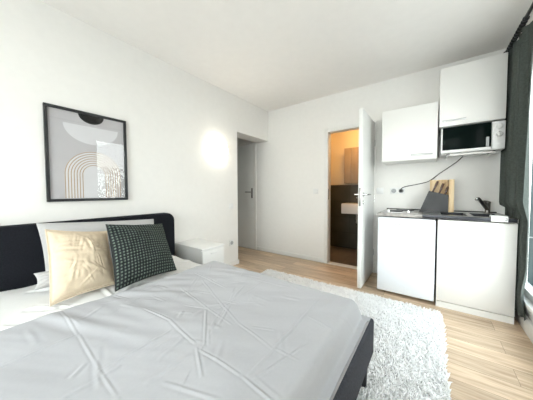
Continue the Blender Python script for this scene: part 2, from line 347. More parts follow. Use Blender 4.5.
# ================================================================ BED
BXF, BYF, BYN = 2.10, -1.92, -3.52      # foot, far side, near side
t = thing('bed', (1.05, -2.7, 0), 'low double bed upholstered in black fabric against the left wall', 'bed')
b = BM(); y0, y1, z0, z1, rr = BYN-.04, -1.88, .12, .87, .085
pr = []
for cyc, czc, a0 in ((y1-rr, z1-rr, 0), (y0+rr, z1-rr, 90)):
    for k in range(9): a = R(a0+90*k/8); pr.append((.02, cyc+rr*math.cos(a), czc+rr*math.sin(a)))
pr += [(.02, y0, z0), (.02, y1, z0)]
prism(b, pr, (.085, 0, 0)); es = [e for e in b.edges if abs(e.verts[0].co.x-e.verts[1].co.x) < 1e-6]
bmesh.ops.bevel(b, geom=es, offset=.014, segments=3, affect='EDGES', profile=.5); obj('headboard', b, BEDFAB, t)
for ya, yb in ((BYF-.05, BYF), (BYN, BYN+.05)):
    b = BM(); box(b, (.105, ya, .205), (BXF-.055, yb, .385), .012, 3); obj('side_rail', b, RAILFAB, t)
b = BM(); box(b, (BXF-.055, BYN, .205), (BXF, BYF, .40), .014, 3); obj('foot_rail', b, RAILFAB, t)
for x, y in ((2.055, -1.965), (2.055, -3.47), (.16, -1.965), (.16, -3.47)):
    b = BM(); tube(b, [(x, y, .0), (x, y, .21)], [.018, .025], 16); obj('leg', b, BLACKM, t)
b = BM(); box(b, (.11, BYN+.055, .22), (BXF-.06, BYF-.055, .235)); obj('slatted_base', b, BLACKM, t)

def nz(x, y, sx_, sy_, seed):             # smooth value noise, -1..1
    r = np.random.default_rng(seed); G = r.uniform(-1, 1, (64, 64))
    u = (x/sx_) % 63; v = (y/sy_) % 63; i = u.astype(int); j = v.astype(int); fu = u-i; fv = v-j
    fu = fu*fu*(3-2*fu); fv = fv*fv*(3-2*fv); i2 = (i+1) % 64; j2 = (j+1) % 64
    return (G[i, j]*(1-fu)+G[i2, j]*fu)*(1-fv)+(G[i, j2]*(1-fu)+G[i2, j2]*fu)*fv
def seg(x, y, a, c, w, amp):             # ridge along a segment
    ax, ay = a; dx, dy = c[0]-ax, c[1]-ay; L2 = dx*dx+dy*dy
    s = ((x-ax)*dx+(y-ay)*dy)/L2; sc = np.clip(s, 0, 1); d2 = (x-ax-sc*dx)**2+(y-ay-sc*dy)**2
    taper = np.clip(1-np.abs(sc-.5)*2, 0, 1)**.35
    d = np.sqrt(d2)
    return amp*taper*(np.exp(-d2/(w*w))-.55*np.exp(-(d-2.1*w)**2/(w*w)))
# mattress with fitted sheet
n1, m1 = 260, 220
x = np.linspace(.115, 2.03, n1)[:, None]+np.zeros((1, m1)); y = np.linspace(BYN+.06, BYF-.06, m1)[None]+np.zeros((n1, 1))
z = .462+.006*nz(x, y, .16, .12, 5)
for k in range(34):
    xa, ya = rng.uniform(.15, .85), rng.uniform(-3.4, -2.0); an = rng.uniform(-.9, .9) + (0 if k % 3 else 1.4); L = rng.uniform(.12, .38)
    z = z+seg(x, y, (xa, ya), (xa+L*math.cos(an), ya+L*math.sin(an)), rng.uniform(.008, .016), rng.uniform(.005, .011))
ed = np.minimum(np.minimum(x-.115, 2.03-x), np.minimum(y-(BYN+.06), (BYF-.06)-y)); z = z-.05*np.clip(1-ed/.05, 0, 1)**2
P = np.stack([x, y, z], 2)
sk = []                                     # skirt ring to the bottom
idx = np.arange(n1*m1).reshape(n1, m1); ring = list(idx[:, 0])+list(idx[-1, 1:])+list(idx[-2::-1, -1])+list(idx[0, -2:0:-1])
def skirted(name, P, mat, zb, parent=None):
    n, m = P.shape[:2]; idx = np.arange(n*m).reshape(n, m)
    ring = list(idx[:, 0])+list(idx[-1, 1:])+list(idx[-2::-1, -1])+list(idx[0, -2:0:-1])
    V = P.reshape(-1, 3); low = V[ring].copy(); low[:, 2] = zb; Fa = []
    A = idx[:-1, :-1].ravel(); B = idx[1:, :-1].ravel(); C_ = idx[1:, 1:].ravel(); D = idx[:-1, 1:].ravel()
    Fa = np.stack([A, B, C_, D], 1).tolist(); N = n*m; K = len(ring)
    for k in range(K): Fa.append([ring[k], N+k, N+(k+1) % K, ring[(k+1) % K]][::-1])
    return rawmesh(name, np.vstack([V, low]), Fa, mat, parent)
tag(skirted('mattress', P, SHEET, .237), 'mattress in a rumpled white fitted sheet on the black bed', 'mattress')
# duvet
n1, m1 = 400, 470
u = np.linspace(0, 1, n1)[:, None]; v = np.linspace(0, 1, m1)[None]
x = .845+u*(2.085-.845)+0*v; y = -3.55+v*(1.615)+0*u
x = x+(1-u)**6*(.014*nz(y, y*0, .12, 1, 8)+.018*nz(y, y*0, .3, 1, 9))
y = y+.010*nz(x, x*0, .22, 1, 12)*v**8
z = .515+.009*nz(x, y, .34, .30, 21)+.0025*nz(x+.3, y, .13, .11, 22)
an = .55; xr_, yr_ = x*math.cos(an)+y*math.sin(an), -x*math.sin(an)+y*math.cos(an)
z = z+.0018*nz(xr_, yr_+9, .40, .07, 23)+.0005*nz(xr_+2, yr_+9, .09, .025, 24)
CR = [[(.88, -2.965), (1.183, -2.971), (1.467, -2.984), (1.63, -2.987)], [(1.477, -2.987), (1.479, -2.732)], [(1.40, -2.70), (1.628, -2.727)],
      [(1.646, -2.74), (1.77, -2.811)], [(1.863, -2.10), (1.877, -2.723)], [(1.13, -2.31), (1.40, -2.42), (1.667, -2.535), (1.884, -2.566), (1.981, -2.556)],
      [(1.109, -2.461), (1.656, -2.56)], [(1.45, -2.54), (1.679, -2.716)], [(2.03, -2.42), (2.04, -2.65)], [(1.669, -2.735), (1.865, -2.733), (2.03, -2.74)],
      [(1.18, -2.05), (1.19, -2.70)], [(1.48, -2.10), (1.49, -2.52)], [(1.0, -2.27), (1.35, -2.31)], [(1.63, -2.99), (1.9, -3.0)], [(1.18, -2.97), (1.2, -3.3)],
      [(1.88, -2.3), (2.02, -2.33)], [(1.2, -2.72), (1.42, -2.70)], [(1.9, -2.72), (1.97, -2.45)]]
for k, cr_ in enumerate(CR):
    for a, c in zip(cr_, cr_[1:]):
        ka = .7 if k in (5, 6, 0) else 1
        jit = rng.uniform(-.006, .006, 4); z = z+seg(x, y, (a[0]+jit[0], a[1]+jit[1]), (c[0]+jit[2], c[1]+jit[3]), .0038, .0024*ka)
for k in range(75):
    xa, ya = rng.uniform(.9, 2.0), rng.uniform(-3.1, -2.0); an = rng.choice([.6, 2.3, 1.5, .1])+rng.normal(0, .25); L = rng.uniform(.05, .2)
    z = z+seg(x, y, (xa, ya), (xa+L*math.cos(an), ya+L*math.sin(an)), rng.uniform(.004, .009), rng.uniform(.0006, .0018))
for k in range(16):                        # soft folds radiating from the pillow side
    ya = rng.uniform(-3.1, -2.0); z = z+seg(x, y, (.88, ya), (rng.uniform(1.1, 1.5), ya+rng.uniform(.05, .30)), rng.uniform(.018, .03), rng.uniform(.002, .004))
eh = np.clip((.06-(x-.845))/.06, 0, 1); z = z-.035*eh**2.2
ef = np.clip((.085-(2.085-x))/.055, 0, 1); z = z-.085*ef**2.6-.012*ef*(nz(y, y*0, .2, 1, 31)+.3)
es_ = np.clip((.09-(-1.935-y))/.09, 0, 1); z = z-.115*es_**2.0+.008*es_*nz(x, x*0, .15, 1, 32)
z = np.maximum(z, .405)
tag(skirted('duvet', np.stack([x, y, z], 2), DUVET, .40), 'pale grey creased duvet spread over the lower bed', 'duvet')

def cushion(name, bl, br, tl, tr, th, mat, n=60, pinch=.05, wr=.004, seed=1, power=.55, flange=0, waf=0):
    bl, br, tl, tr = map(lambda p: np.array(p, float), (bl, br, tl, tr))
    s = np.linspace(-1, 1, n); U, Vv = np.meshgrid(s, s, indexing='ij')
    U2 = U*(1-pinch*(1-Vv**2)); V2 = Vv*(1-pinch*(1-U**2))
    a, c = ((U2+1)/2)[..., None], ((V2+1)/2)[..., None]
    base = bl*(1-a)*(1-c)+br*a*(1-c)+tl*(1-a)*c+tr*a*c
    nrm = np.cross(br-bl, tl-bl); nrm /= np.linalg.norm(nrm)
    e = 1-flange
    prof = (np.clip(1-(U/e)**2, 0, 1)*np.clip(1-(Vv/e)**2, 0, 1))**power
    w = wr*(nz(U*1.2+5, Vv*1.2+5, .30, .22, seed)+.6*nz(U+9, Vv+5, .12, .3, seed+1)+.5*nz(U+9, Vv+5, .3, .09, seed+2))*(prof**.5+.25)
    if mat is BEIGE:
        for k in range(26):
            a_ = rng.uniform(0, 6.28); r0_, r1_ = rng.uniform(.2, .6), rng.uniform(.5, .95); tw = rng.choice([.2, 1.1, -.9])
            w = w+seg(U, Vv, (r0_*math.cos(a_), r0_*math.sin(a_)), (r1_*math.cos(a_+tw), r1_*math.sin(a_+tw)), rng.uniform(.02, .045), rng.uniform(.0012, .0035))
    if waf: w = w+.0045*np.abs(np.sin((U+1)/2*22*math.pi)*np.sin((Vv+1)/2*22*math.pi))
    fr_ = base+nrm*(th/2*prof+w+.003)[..., None]; bk = base-nrm*(th/2*prof+.003)[..., None]
    V = np.vstack([fr_.reshape(-1, 3), bk.reshape(-1, 3)]); N = n*n; idx = np.arange(N).reshape(n, n)
    A = idx[:-1, :-1].ravel(); B = idx[1:, :-1].ravel(); C_ = idx[1:, 1:].ravel(); D = idx[:-1, 1:].ravel()
    Fa = np.stack([A, B, C_, D], 1).tolist()+(np.stack([D, C_, B, A], 1)+N).tolist()
    ring = list(idx[:, 0])+list(idx[-1, 1:])+list(idx[-2::-1, -1])+list(idx[0, -2:0:-1])
    for k in range(len(ring)): p, q = ring[k], ring[(k+1) % len(ring)]; Fa.append([p, p+N, q+N, q])
    uv = np.stack([(U+1)/2, (Vv+1)/2], 2).reshape(-1, 2)
    return rawmesh(name, V, Fa, mat, None, np.vstack([uv, uv]))
tag(cushion('pillow', (.27, -2.92, .475), (.27, -2.14, .475), (.20, -2.945, .885), (.185, -2.15, .832), .13, PILL, 60, .03, .007, 3, .5, .04),
    'wide pale grey pillow leaning upright on the black headboard', 'pillow')
tag(cushion('pillow', (.43, -2.995, .505), (.43, -2.25, .505), (.35, -2.985, .585), (.35, -2.25, .58), .085, PILL, 50, .04, .006, 13, .5, .04),
    'low grey pillow with one corner poking out left of the cream cushion', 'pillow')
tag(cushion('cushion', (.705, -2.975, .482), (.665, -2.64, .482), (.40, -2.935, .862), (.385, -2.60, .80), .14, BEIGE, 110, .05, .0035, 41, .5, .06),
    'square cream cushion with soft wrinkles, left of the green one', 'cushion')
tag(cushion('cushion', (.81, -2.705, .49), (.77, -2.275, .49), (.55, -2.66, .873), (.475, -2.225, .818), .17, KNIT, 140, .07, .003, 51, .5, 0, 1),
    'square dark green waffle-knit cushion in front of the pillows', 'cushion')

# ================================================================ NIGHTSTAND
nx, ny0, ny1, nz1 = .50, -1.83, -1.53, .515
t = thing('nightstand', (.25, -1.68, 0), 'small white nightstand between the bed and the hall opening', 'nightstand')
b = BM(); box(b, (.016, ny0+.004, .02), (nx-.02, ny1-.004, nz1-.02), .002); obj('body', b, NIGHTW, t)
b = BM(); box(b, (.014, ny0, nz1-.02), (nx, ny1, nz1), .003); obj('top', b, NIGHTW, t)
for z0, z1 in ((.275, .488), (.05, .268)):
    b = BM(); box(b, (nx-.02, ny0+.006, z0), (nx-.003, ny1-.006, z1), .003); d = obj('drawer', b, NIGHTW, t)
    b = BM(); box(b, (nx-.003, ny0+.11, z1-.045), (nx+.009, ny1-.11, z1-.035), .002); obj('handle', b, PLAST, d)
b = BM(); box(b, (.03, ny0+.02, 0), (nx-.04, ny1-.02, .02)); obj('plinth', b, NIGHTW, t)

# ================================================================ PICTURE
py0, py1, pz0, pz1 = -2.86, -2.305, 1.020, 1.757
t = thing('framed_picture', (0, (py0+py1)/2, pz0), 'black-framed abstract arch print hanging above the headboard', 'picture')
b = BM(); w = .021
box(b, (.002, py0, pz0), (.026, py1, pz0+w), .002); box(b, (.002, py0, pz1-w), (.026, py1, pz1), .002)
box(b, (.002, py0, pz0+w), (.026, py0+w, pz1-w), .002); box(b, (.002, py1-w, pz0+w), (.026, py1, pz1-w), .002)
obj('frame', b, BLACKM, t)
b = BM(); box(b, (.003, py0+.01, pz0+.01), (.010, py1-.01, pz1-.01)); pp = obj('print', b, PRINT, t, False)
ic0, ic1, iz0, iz1 = py0+w, py1-w, pz0+w, pz1-w; pw, ph = ic1-ic0, iz1-iz0
yc = ic0+.55*pw
def halfdisc(xc, yc, zc, r, up_, dx=.001, squ=1):
    b = BM(); pts = [(xc, yc+r*math.cos(a), zc+up_*squ*r*math.sin(a)) for a in [math.pi*k/28 for k in range(29)]]; return prism(b, pts, (dx, 0, 0))
obj('black_half_disc', halfdisc(.0105, ic0+.53*pw, iz1, .088, -1, squ=.8), PRINTB, pp, False)
obj('white_half_disc', halfdisc(.0102, ic0+.54*pw, iz1-.135*ph, .190, -1, .0006, .78), PRINTW, pp, False)
zc = iz0+.285*ph
b = BM(); ro = .196; pts = [(.0101, yc+ro*math.cos(a), zc+ro*math.sin(a)) for a in [math.pi*k/28 for k in range(29)]]+[(.0101, yc-ro, iz0+.004), (.0101, yc+ro, iz0+.004)]
prism(b, pts, (.0006, 0, 0)); obj('arch_ground', b, PRINTW, pp, False)
b = BM()
for k in range(7):
    r1 = .195-k*.0185; r0 = r1-.0055; A = [math.pi*j/28 for j in range(29)]
    pts = [(.0109, yc+r1, iz0+.004)]+[(.0109, yc+r1*math.cos(a), zc+r1*math.sin(a)) for a in A]+[(.0109, yc-r1, iz0+.004), (.0109, yc-r0, iz0+.004)]+[(.0109, yc+r0*math.cos(a), zc+r0*math.sin(a)) for a in reversed(A)]+[(.0109, yc+r0, iz0+.004)]
    # build as quad strip so the concave outline stays clean
    o_ = pts[:31+0]; outer = [pts[0]]+pts[1:30]+[pts[30]]; inner = [pts[-1]]+list(reversed(pts[32:61]))+[pts[31]]
    ov = [b.verts.new(p) for p in outer]; iv = [b.verts.new(p) for p in inner]
    ov2 = [b.verts.new((p[0]+.0006, p[1], p[2])) for p in outer]; iv2 = [b.verts.new((p[0]+.0006, p[1], p[2])) for p in inner]
    for j in range(len(ov)-1):
        b.faces.new((ov2[j], ov2[j+1], iv2[j+1], iv2[j])); b.faces.new((ov[j], ov[j+1], ov2[j+1], ov2[j])); b.faces.new((iv[j+1], iv[j], iv2[j], iv2[j+1]))
obj('arch_lines', b, PRINTL, pp, False)
b = BM(); box(b, (.017, ic0-.005, iz0-.005), (.019, ic1+.005, iz1+.005)); obj('glass', b, PGLASS, t, False)

# ================================================================ WALL LAMP, SWITCHES
t = thing('wall_lamp', (0, -1.18, 1.655), 'round glowing white wall lamp beside the hall opening', 'lamp')
b = BM(); lathe(b, [(0, .0), (.136, .0), (.136, .02), (.13, .024)], (0, -1.18, 1.655), 'x', 40); obj('mount', b, PLAST, t)
b = BM(); lathe(b, [(.135, .022), (.148, .028), (.150, .042), (.138, .062), (.108, .08), (.06, .09), (.02, .093)], (0, -1.18, 1.655), 'x', 48)
obj('opal_shade', b, emis('opal glass lit', (1, .93, .80), 14), t)
def plate(name, c, ax, label, cat, kind, n=1, group=None):
    t = thing(name, c, label, cat, group); s = .04
    def bx(b, u0, u1, v0, v1, d0, d1, bev=.002):
        if ax == 'x': box(b, (c[0]+d0, c[1]+u0, c[2]+v0), (c[0]+d1, c[1]+u1, c[2]+v1), bev)
        else: box(b, (c[0]+u0, c[1]-d1, c[2]+v0), (c[0]+u1, c[1]-d0, c[2]+v1), bev)
    b = BM(); bx(b, -s*n, s*n, -s, s, 0.001, .009); obj('cover_plate', b, PLAST, t)
    for i in range(n):
        o = (i-(n-1)/2)*2*s
        if kind == 'switch':
            b = BM(); bx(b, o-.028, o+.028, -.028, .028, .009, .0125, .002); obj('rocker', b, PLAST, t)
        else:
            b = BM(); cc = (c[0]+.0085, c[1]+o, c[2]) if ax == 'x' else (c[0]+o, c[1]-.0085, c[2]); sg = 1 if ax == 'x' else -1
            lathe(b, [(.021, 0), (.027, 0), (.027, sg*.004), (.021, sg*.004), (.0205, sg*.001)], cc, ax, 24); obj('socket_ring', b, GREYP, t)
    return t
plate('light_switch', (0, -.93, .884), 'x', 'white light switch below the wall lamp by the hall opening', 'switch', 'switch')
plate('wall_socket', (0, -.93, .345), 'x', 'white wall socket low on the wall beside the nightstand', 'socket', 'socket')
plate('light_switch', (.905, 0, 1.095), 'y', 'white light switch just left of the bathroom door', 'switch', 'switch')
plate('light_switch', (1.802, 0, 1.095), 'y', 'white switch between bathroom door and kitchenette', 'switch', 'switch')
plate('wall_socket', (2.00, 0, 1.095), 'y', 'white double socket above the hob with a black plug', 'socket', 'socket', 2)

# ================================================================ BATHROOM THINGS
t = thing('wash_basin', (1.3, BY-.2, .70), 'small white wash basin on the dark bathroom wall', 'basin')
b = BM(); x0, x1, y0, y1, z0, z1 = 1.04, 1.50, BY-.33, BY-.013, .69, .875
box(b, (x0, y0, z0), (x1, y1, z1), .018, 3)
obj('bowl', b, CERAM, t)
b = BM(); tube(b, [(1.27, BY-.07, .875), (1.27, BY-.07, .97), (1.27, BY-.11, .99), (1.27, BY-.17, .975)], .011); tube(b, [(1.27, BY-.07, .97), (1.27, BY-.03, 1.01)], .006); obj('tap', b, CHROME, t)
b = BM(); tube(b, [(1.27, BY-.17, .69), (1.27, BY-.17, .52), (1.27, BY-.13, .50), (1.27, BY-.02, .50)], .016); obj('drain_trap', b, CHROME, t)
t = thing('mirror_cabinet', (1.3, BY, 1.23), 'brown bathroom wall cabinet above the basin', 'cabinet')
b = BM(); box(b, (1.03, BY-.12, 1.235), (1.58, BY-.001, 1.89), .003); obj('body', b, MIRRB, t)
for a, c in ((1.032, 1.155), (1.16, 1.578)):
    b = BM(); box(b, (a, BY-.136, 1.238), (c, BY-.121, 1.887), .003); obj('door', b, MIRRB, t)
b = BM(); box(b, (1.145, BY-.139, 1.45), (1.15, BY-.136, 1.6)); obj('handle', b, NICKEL, t)
t = thing('ceiling_lamp', (1.35, .55, 2.4), 'warm round ceiling lamp lighting the bathroom', 'lamp')
b = BM(); lathe(b, [(0, 0), (.13, 0), (.13, -.03), (.12, -.035)], (1.35, .62, 2.399), 'z', 32); obj('mount', b, PLAST, t)
b = BM(); lathe(b, [(.125, -.035), (.13, -.05), (.10, -.075), (.04, -.088)], (1.35, .62, 2.399), 'z', 32); obj('opal_shade', b, emis('warm opal glass lit', (1, .54, .17), 52), t)

# ================================================================ KITCHENETTE
KX0, KX1, KD = 1.885, 2.902, -.61
t = thing('fridge', (2.13, -.3, 0), 'white undercounter fridge left of the sink cabinet', 'fridge')
b = BM(); box(b, (KX0+.006, -.55, .03), (2.374, -.03, .815), .006); obj('body', b, FRIDW, t)
b = BM(); box(b, (KX0, KD, .035), (2.379, -.555, .820), .010, 3); d = obj('door', b, FRIDW, t)
b = BM()
for k in range(9): box(b, (2.05+k*.0105, KD-.002, .742), (2.0575+k*.0105, KD+.001, .742+(.013 if k in (0, 3, 6) else .010)))
obj('badge', b, NICKEL, d)
b = BM(); box(b, (KX0+.004, -.556, .04), (2.375, -.549, .80)); obj('door_seal', b, GASK, t)
for x, y in ((1.93, -.5), (2.33, -.5), (1.93, -.08), (2.33, -.08)):
    b = BM(); tube(b, [(x, y, 0), (x, y, .032)], .018); obj('foot', b, BLACKP, t)
t = thing('sink_cabinet', (2.65, -.3, 0), 'white base cabinet under the sink right of the fridge', 'cabinet')
b = BM(); box(b, (2.394, -.585, .05), (KX1, -.02, .066)); box(b, (2.394, -.585, .066), (2.408, -.02, .828)); box(b, (KX1-.014, -.585, .066), (KX1, -.02, .828)); box(b, (2.408, -.034, .066), (KX1-.014, -.02, .828)); obj('body', b, CABW, t, False)
b = BM(); box(b, (2.394, KD, .062), (KX1, -.589, .824), .003); d = obj('door', b, CABW, t)
b = BM(); box(b, (2.41, KD-.010, .784), (2.56, KD, .797), .003); obj('handle', b, PLAST, d)
b = BM(); box(b, (2.394, KD+.006, 0), (KX1, -.57, .055)); obj('plinth', b, CABW, t)
# worktop
t = thing('worktop', (2.39, -.3, .82), 'grey worktop across fridge and sink cabinet', 'worktop')
WZ = .862
sx0, sx1, sy0, sy1 = 2.40, 2.86, -.56, -.14
b = BM(); y0 = KD-.012
box(b, (KX0-.006, y0, .832), (sx0, -.0, WZ), .004); box(b, (sx0, y0, .832), (sx1, sy0, WZ-.001)); box(b, (sx0, sy1, .832), (sx1, 0, WZ-.001)); box(b, (sx1, y0, .832), (KX1, 0, WZ-.001))
obj('slab', b, GRAN, t)
b = BM(); box(b, (KX0, -.012, WZ), (KX1-.02, -.001, WZ+.014), .003); obj('wall_seal', b, GASK, t)
# inset sink: steel rim wrapping the front, two basins
t = thing('sink', (2.57, -.35, .72), 'stainless steel sink with two dark basins beside the knife block', 'sink')
b = BM(); rz0, rz1 = WZ+.0005, WZ+.004; divx = 2.63
xo0, xo1, yo0, yo1 = 2.275, 2.895, KD-.016, -.045
box(b, (xo0, yo0, rz0), (xo1, sy0+.02, rz1), .001); box(b, (xo0, sy1-.02, rz0), (xo1, yo1, rz1), .001)
box(b, (xo0, sy0+.02, rz0), (sx0+.02, sy1-.02, rz1)); box(b, (sx1-.02, sy0+.02, rz0), (xo1, sy1-.02, rz1)); box(b, (divx-.02, sy0+.02, rz0), (divx+.02, sy1-.02, rz1))
obj('rim', b, STEEL, t)
b = BM(); box(b, (xo0, yo0-.003, .834), (xo1, yo0, rz1), .001); obj('front_edge', b, SINKM, t)  # steel front lip, coloured dark for what it reflects
for a, c in ((sx0+.02, divx-.02), (divx+.02, sx1-.02)):
    b = BM(); y_0, y_1, zb = sy0+.02, sy1-.02, .72; tk = .002
    box(b, (a, y_0, zb), (c, y_1, zb+tk)); box(b, (a, y_0, zb), (a+tk, y_1, rz0)); box(b, (c-tk, y_0, zb), (c, y_1, rz0)); box(b, (a, y_0, zb), (c, y_0+tk, rz0)); box(b, (a, y_1-tk, zb), (c, y_1, rz0))
    o = obj('basin', b, SINKM, t, False)
    b = BM(); lathe(b, [(0, 0), (.03, 0), (.03, .002), (.02, .003)], ((a+c)/2, (y_0+y_1)/2, zb+tk), 'z', 20); obj('drain', b, CHROME, o)
# tap
t = thing('sink_tap', (2.80, -.10, rz1), 'dark chrome mixer tap at the back of the sink', 'tap')
b = BM(); lathe(b, [(0, 0), (.027, 0), (.024, .012), (.021, .02), (.021, .095), (.024, .10), (.024, .115), (.01, .122)], (2.80, -.10, rz1), 'z', 24); obj('body', b, NICKEL, t)
b = BM(); tube(b, [(2.805, -.10, rz1+.025), (2.765, -.145, rz1+.082), (2.725, -.19, rz1+.142), (2.718, -.198, rz1+.150), (2.710, -.207, rz1+.147)], [.015, .0145, .014, .014, .014], 16); sp = obj('spout', b, NICKEL, t)
b = BM(); tube(b, [(2.708, -.209, rz1+.150), (2.703, -.214, rz1+.134)], [.014, .0145], 16); obj('nozzle', b, CHROME, sp)
b = BM(); tube(b, [(2.80, -.10, rz1+.118), (2.775, -.125, rz1+.122), (2.74, -.16, rz1+.118)], [.009, .008, .006], 12); obj('lever', b, NICKEL, t)
# hob
t = thing('hob', (2.08, -.3, WZ), 'flat electric hob with two hotplates above the fridge', 'hob')
b = BM(); box(b, (1.905, -.55, WZ+.0005), (2.235, -.03, WZ+.007), .002); obj('plate', b, STEEL, t)
for x, y, r in ((2.02, -.40, .075), (2.10, -.19, .09)):
    b = BM(); lathe(b, [(0, .0), (r, 0), (r, .008), (r-.006, .011), (.02, .011), (.016, .009)], (x, y, WZ+.007), 'z', 32); obj('hotplate', b, BLACKM, t)
for x in (1.975, 2.155):
    b = BM(); lathe(b, [(0, 0), (.016, 0), (.014, .02), (.010, .022)], (x, -.515, WZ+.007), 'z', 18); obj('knob', b, CHROME, t)
# knife block: dark slanted block against a light board back
t = thing('knife_block', (2.40, -.14, rz1), 'slanted dark knife block with light wooden board and three brown-handled knives', 'knife block')
zb = rz1+.001; kb = BM(); yb0, yb1 = -.225, -.095
prism(kb, [(2.238, yb0, zb), (2.486, yb0, zb), (2.486, yb0, 1.048), (2.32, yb0, 1.094)], (0, yb1-yb0, 0)); obj('block', kb, SLATE, t, False)
b = BM(); box(b, (2.488, -.215, zb), (2.532, -.075, 1.212), .003); obj('side_board', b, BLOCK, t)
b = BM(); box(b, (2.327, -.093, zb), (2.487, -.080, 1.214), .003); obj('back_board', b, BLOCK, t)
for k, (x0, z0, x1, z1) in enumerate(((2.350, 1.07, 2.396, 1.198), (2.405, 1.055, 2.444, 1.172), (2.455, 1.04, 2.484, 1.137))):
    b = BM(); y = -.17; f_ = lambda q: (x0+(x1-x0)*q, y, z0+(z1-z0)*q)
    tube(b, [f_(-.1), f_(.3), f_(.75), f_(1)], [.010, .0095, .012, .011], 10); kn = obj('knife', b, WALN, t)
    b = BM(); m_ = f_(.5); lathe(b, [(0, -.0), (.003, 0), (.003, .02), (0, .02)], (m_[0], y-.0125, m_[2]), 'y', 8); obj('rivet', b, STEEL, kn)
# small white folded cloth on the sink's front edge
t = thing('folded_cloth', (2.79, -.59, rz1), 'small white folded cloth with a grey mark at the right end of the sink', 'cloth')
b = BM(); box(b, (2.742, -.638, rz1+.0005), (2.842, -.57, rz1+.020), .004); box(b, (2.742, -.642, .836), (2.842, -.632, rz1+.018), .004); obj('fold', b, CARD, t)
b = BM(); yy = (-.6432, -.6415)
for x0, x1, z0, z1 in ((2.822, 2.836, .850, .854), (2.822, 2.836, .866, .870), (2.832, 2.836, .850, .870)): box(b, (x0, yy[0], z0), (x1, yy[1], z1))
obj('printed_mark', b, INK, t)

# wall cabinets
def bar(b, x0, x1, y, z):
    box(b, (x0, y-.022, z-.007), (x1, y-.014, z+.007), .003); box(b, (x0+.008, y-.016, z-.005), (x0+.018, y, z+.005)); box(b, (x1-.018, y-.016, z-.005), (x1-.008, y, z+.005))
t = thing('wall_cabinet', (2.13, -.17, 1.425), 'lower square white wall cabinet left of the microwave', 'wall cabinet', 'kitchen wall cabinets')
b = BM(); box(b, (1.872, -.332, 1.425), (2.38, -.001, 1.998)); obj('body', b, CABW, t, False)
b = BM(); box(b, (1.872, -.35, 1.427), (2.38, -.334, 1.997), .002); d = obj('door', b, CABW, t)
b = BM(); bar(b, 2.155, 2.345, -.35, 1.478); obj('handle', b, STEEL, d)
t = thing('wall_cabinet', (2.65, -.17, 1.735), 'tall white wall cabinet above the microwave near the ceiling', 'wall cabinet', 'kitchen wall cabinets')
b = BM(); box(b, (2.392, -.332, 1.735), (2.860, -.001, 2.312)); obj('body', b, CABW, t, False)
b = BM(); box(b, (2.392, -.35, 1.737), (2.860, -.334, 2.311), .002); d = obj('door', b, CABW, t)
b = BM(); bar(b, 2.415, 2.595, -.35, 1.785); obj('handle', b, STEEL, d)
# microwave on wall brackets
t = thing('shelf_bracket', (2.63, -.17, 1.42), 'white steel wall brackets carrying the microwave', 'bracket')
b = BM()
for x in (2.47, 2.80):
    box(b, (x-.012, -.335, 1.449), (x+.012, -.001, 1.455), .001); box(b, (x-.012, -.006, 1.449), (x+.012, -.001, 1.52), .001)
box(b, (2.458, -.335, 1.443), (2.812, -.325, 1.456), .001)
obj('arms', b, TRIM, t)
t = thing('microwave', (2.63, -.17, 1.463), 'white microwave with black glass door under the tall wall cabinet', 'microwave')
mx0, mx1, mz0, mz1, my = 2.408, 2.862, 1.466, 1.722, -.335
b = BM(); box(b, (mx0, my, mz0), (mx1, -.03, mz1), .006); obj('casing', b, PLAST, t)
b = BM(); box(b, (mx0+.002, my-.022, mz0+.004), (2.775, my-.001, mz1-.003), .004); d = obj('door', b, PLAST, t)
b = BM(); box(b, (mx0+.013, my-.025, mz0+.030), (2.771, my-.021, mz1-.004), .001); obj('window', b, DKGLASS, d)
b = BM(); box(b, (2.735, my-.034, mz0+.03), (2.757, my-.0255, mz0+.12), .002); obj('door_strip', b, GREYP, d)
b = BM(); box(b, (2.777, my-.022, mz0+.004), (mx1-.002, my-.001, mz1-.003), .004); cp = obj('control_panel', b, PLAST, t)
for z in (mz0+.205, mz0+.135):
    b = BM(); lathe(b, [(0, 0), (.024, 0), (.024, -.006), (.018, -.020), (.016, -.022)], (2.822, my-.022, z), 'y', 24); box(b, (2.8195, my-.050, z-.018), (2.8245, my-.042, z+.018), .001); obj('knob', b, PLAST, cp)
b = BM(); box(b, (2.795, my-.0235, mz0+.02), (2.848, my-.0215, mz0+.055), .002); obj('door_button', b, PLAST, cp)
for x, y in ((2.47, -.30), (2.80, -.30), (2.47, -.08), (2.80, -.08)):
    b = BM(); tube(b, [(x, y, 1.455), (x, y, 1.468)], .013); obj('foot', b, BLACKP, t)
# power cord and plug
def spline(pts, n=8):
    pts = [Vector(p) for p in pts]; out = []
    for i in range(len(pts)-1):
        p0, p1, p2, p3 = pts[max(i-1, 0)], pts[i], pts[i+1], pts[min(i+2, len(pts)-1)]
        for k in range(n):
            s = k/n; out.append(.5*((2*p1)+(-p0+p2)*s+(2*p0-5*p1+4*p2-p3)*s*s+(-p0+3*p1-3*p2+p3)*s**3))
    return out+[pts[-1]]
t = thing('power_cord', (2.04, -.03, 1.095), 'black microwave cord hanging to the socket above the hob', 'cord')
b = BM(); tube(b, spline([(2.60, -.10, 1.452), (2.55, -.05, 1.40), (2.50, -.02, 1.36), (2.42, -.013, 1.295), (2.33, -.012, 1.215), (2.26, -.012, 1.185), (2.17, -.012, 1.165), (2.08, -.014, 1.145), (2.045, -.025, 1.125), (2.04, -.036, 1.105)]), .0042, 8); obj('cable', b, BLACKP, t)
b = BM(); lathe(b, [(0, 0), (.019, 0), (.019, -.018), (.012, -.032)], (2.04, -.0135, 1.095), 'y', 20); obj('plug', b, BLACKP, t)

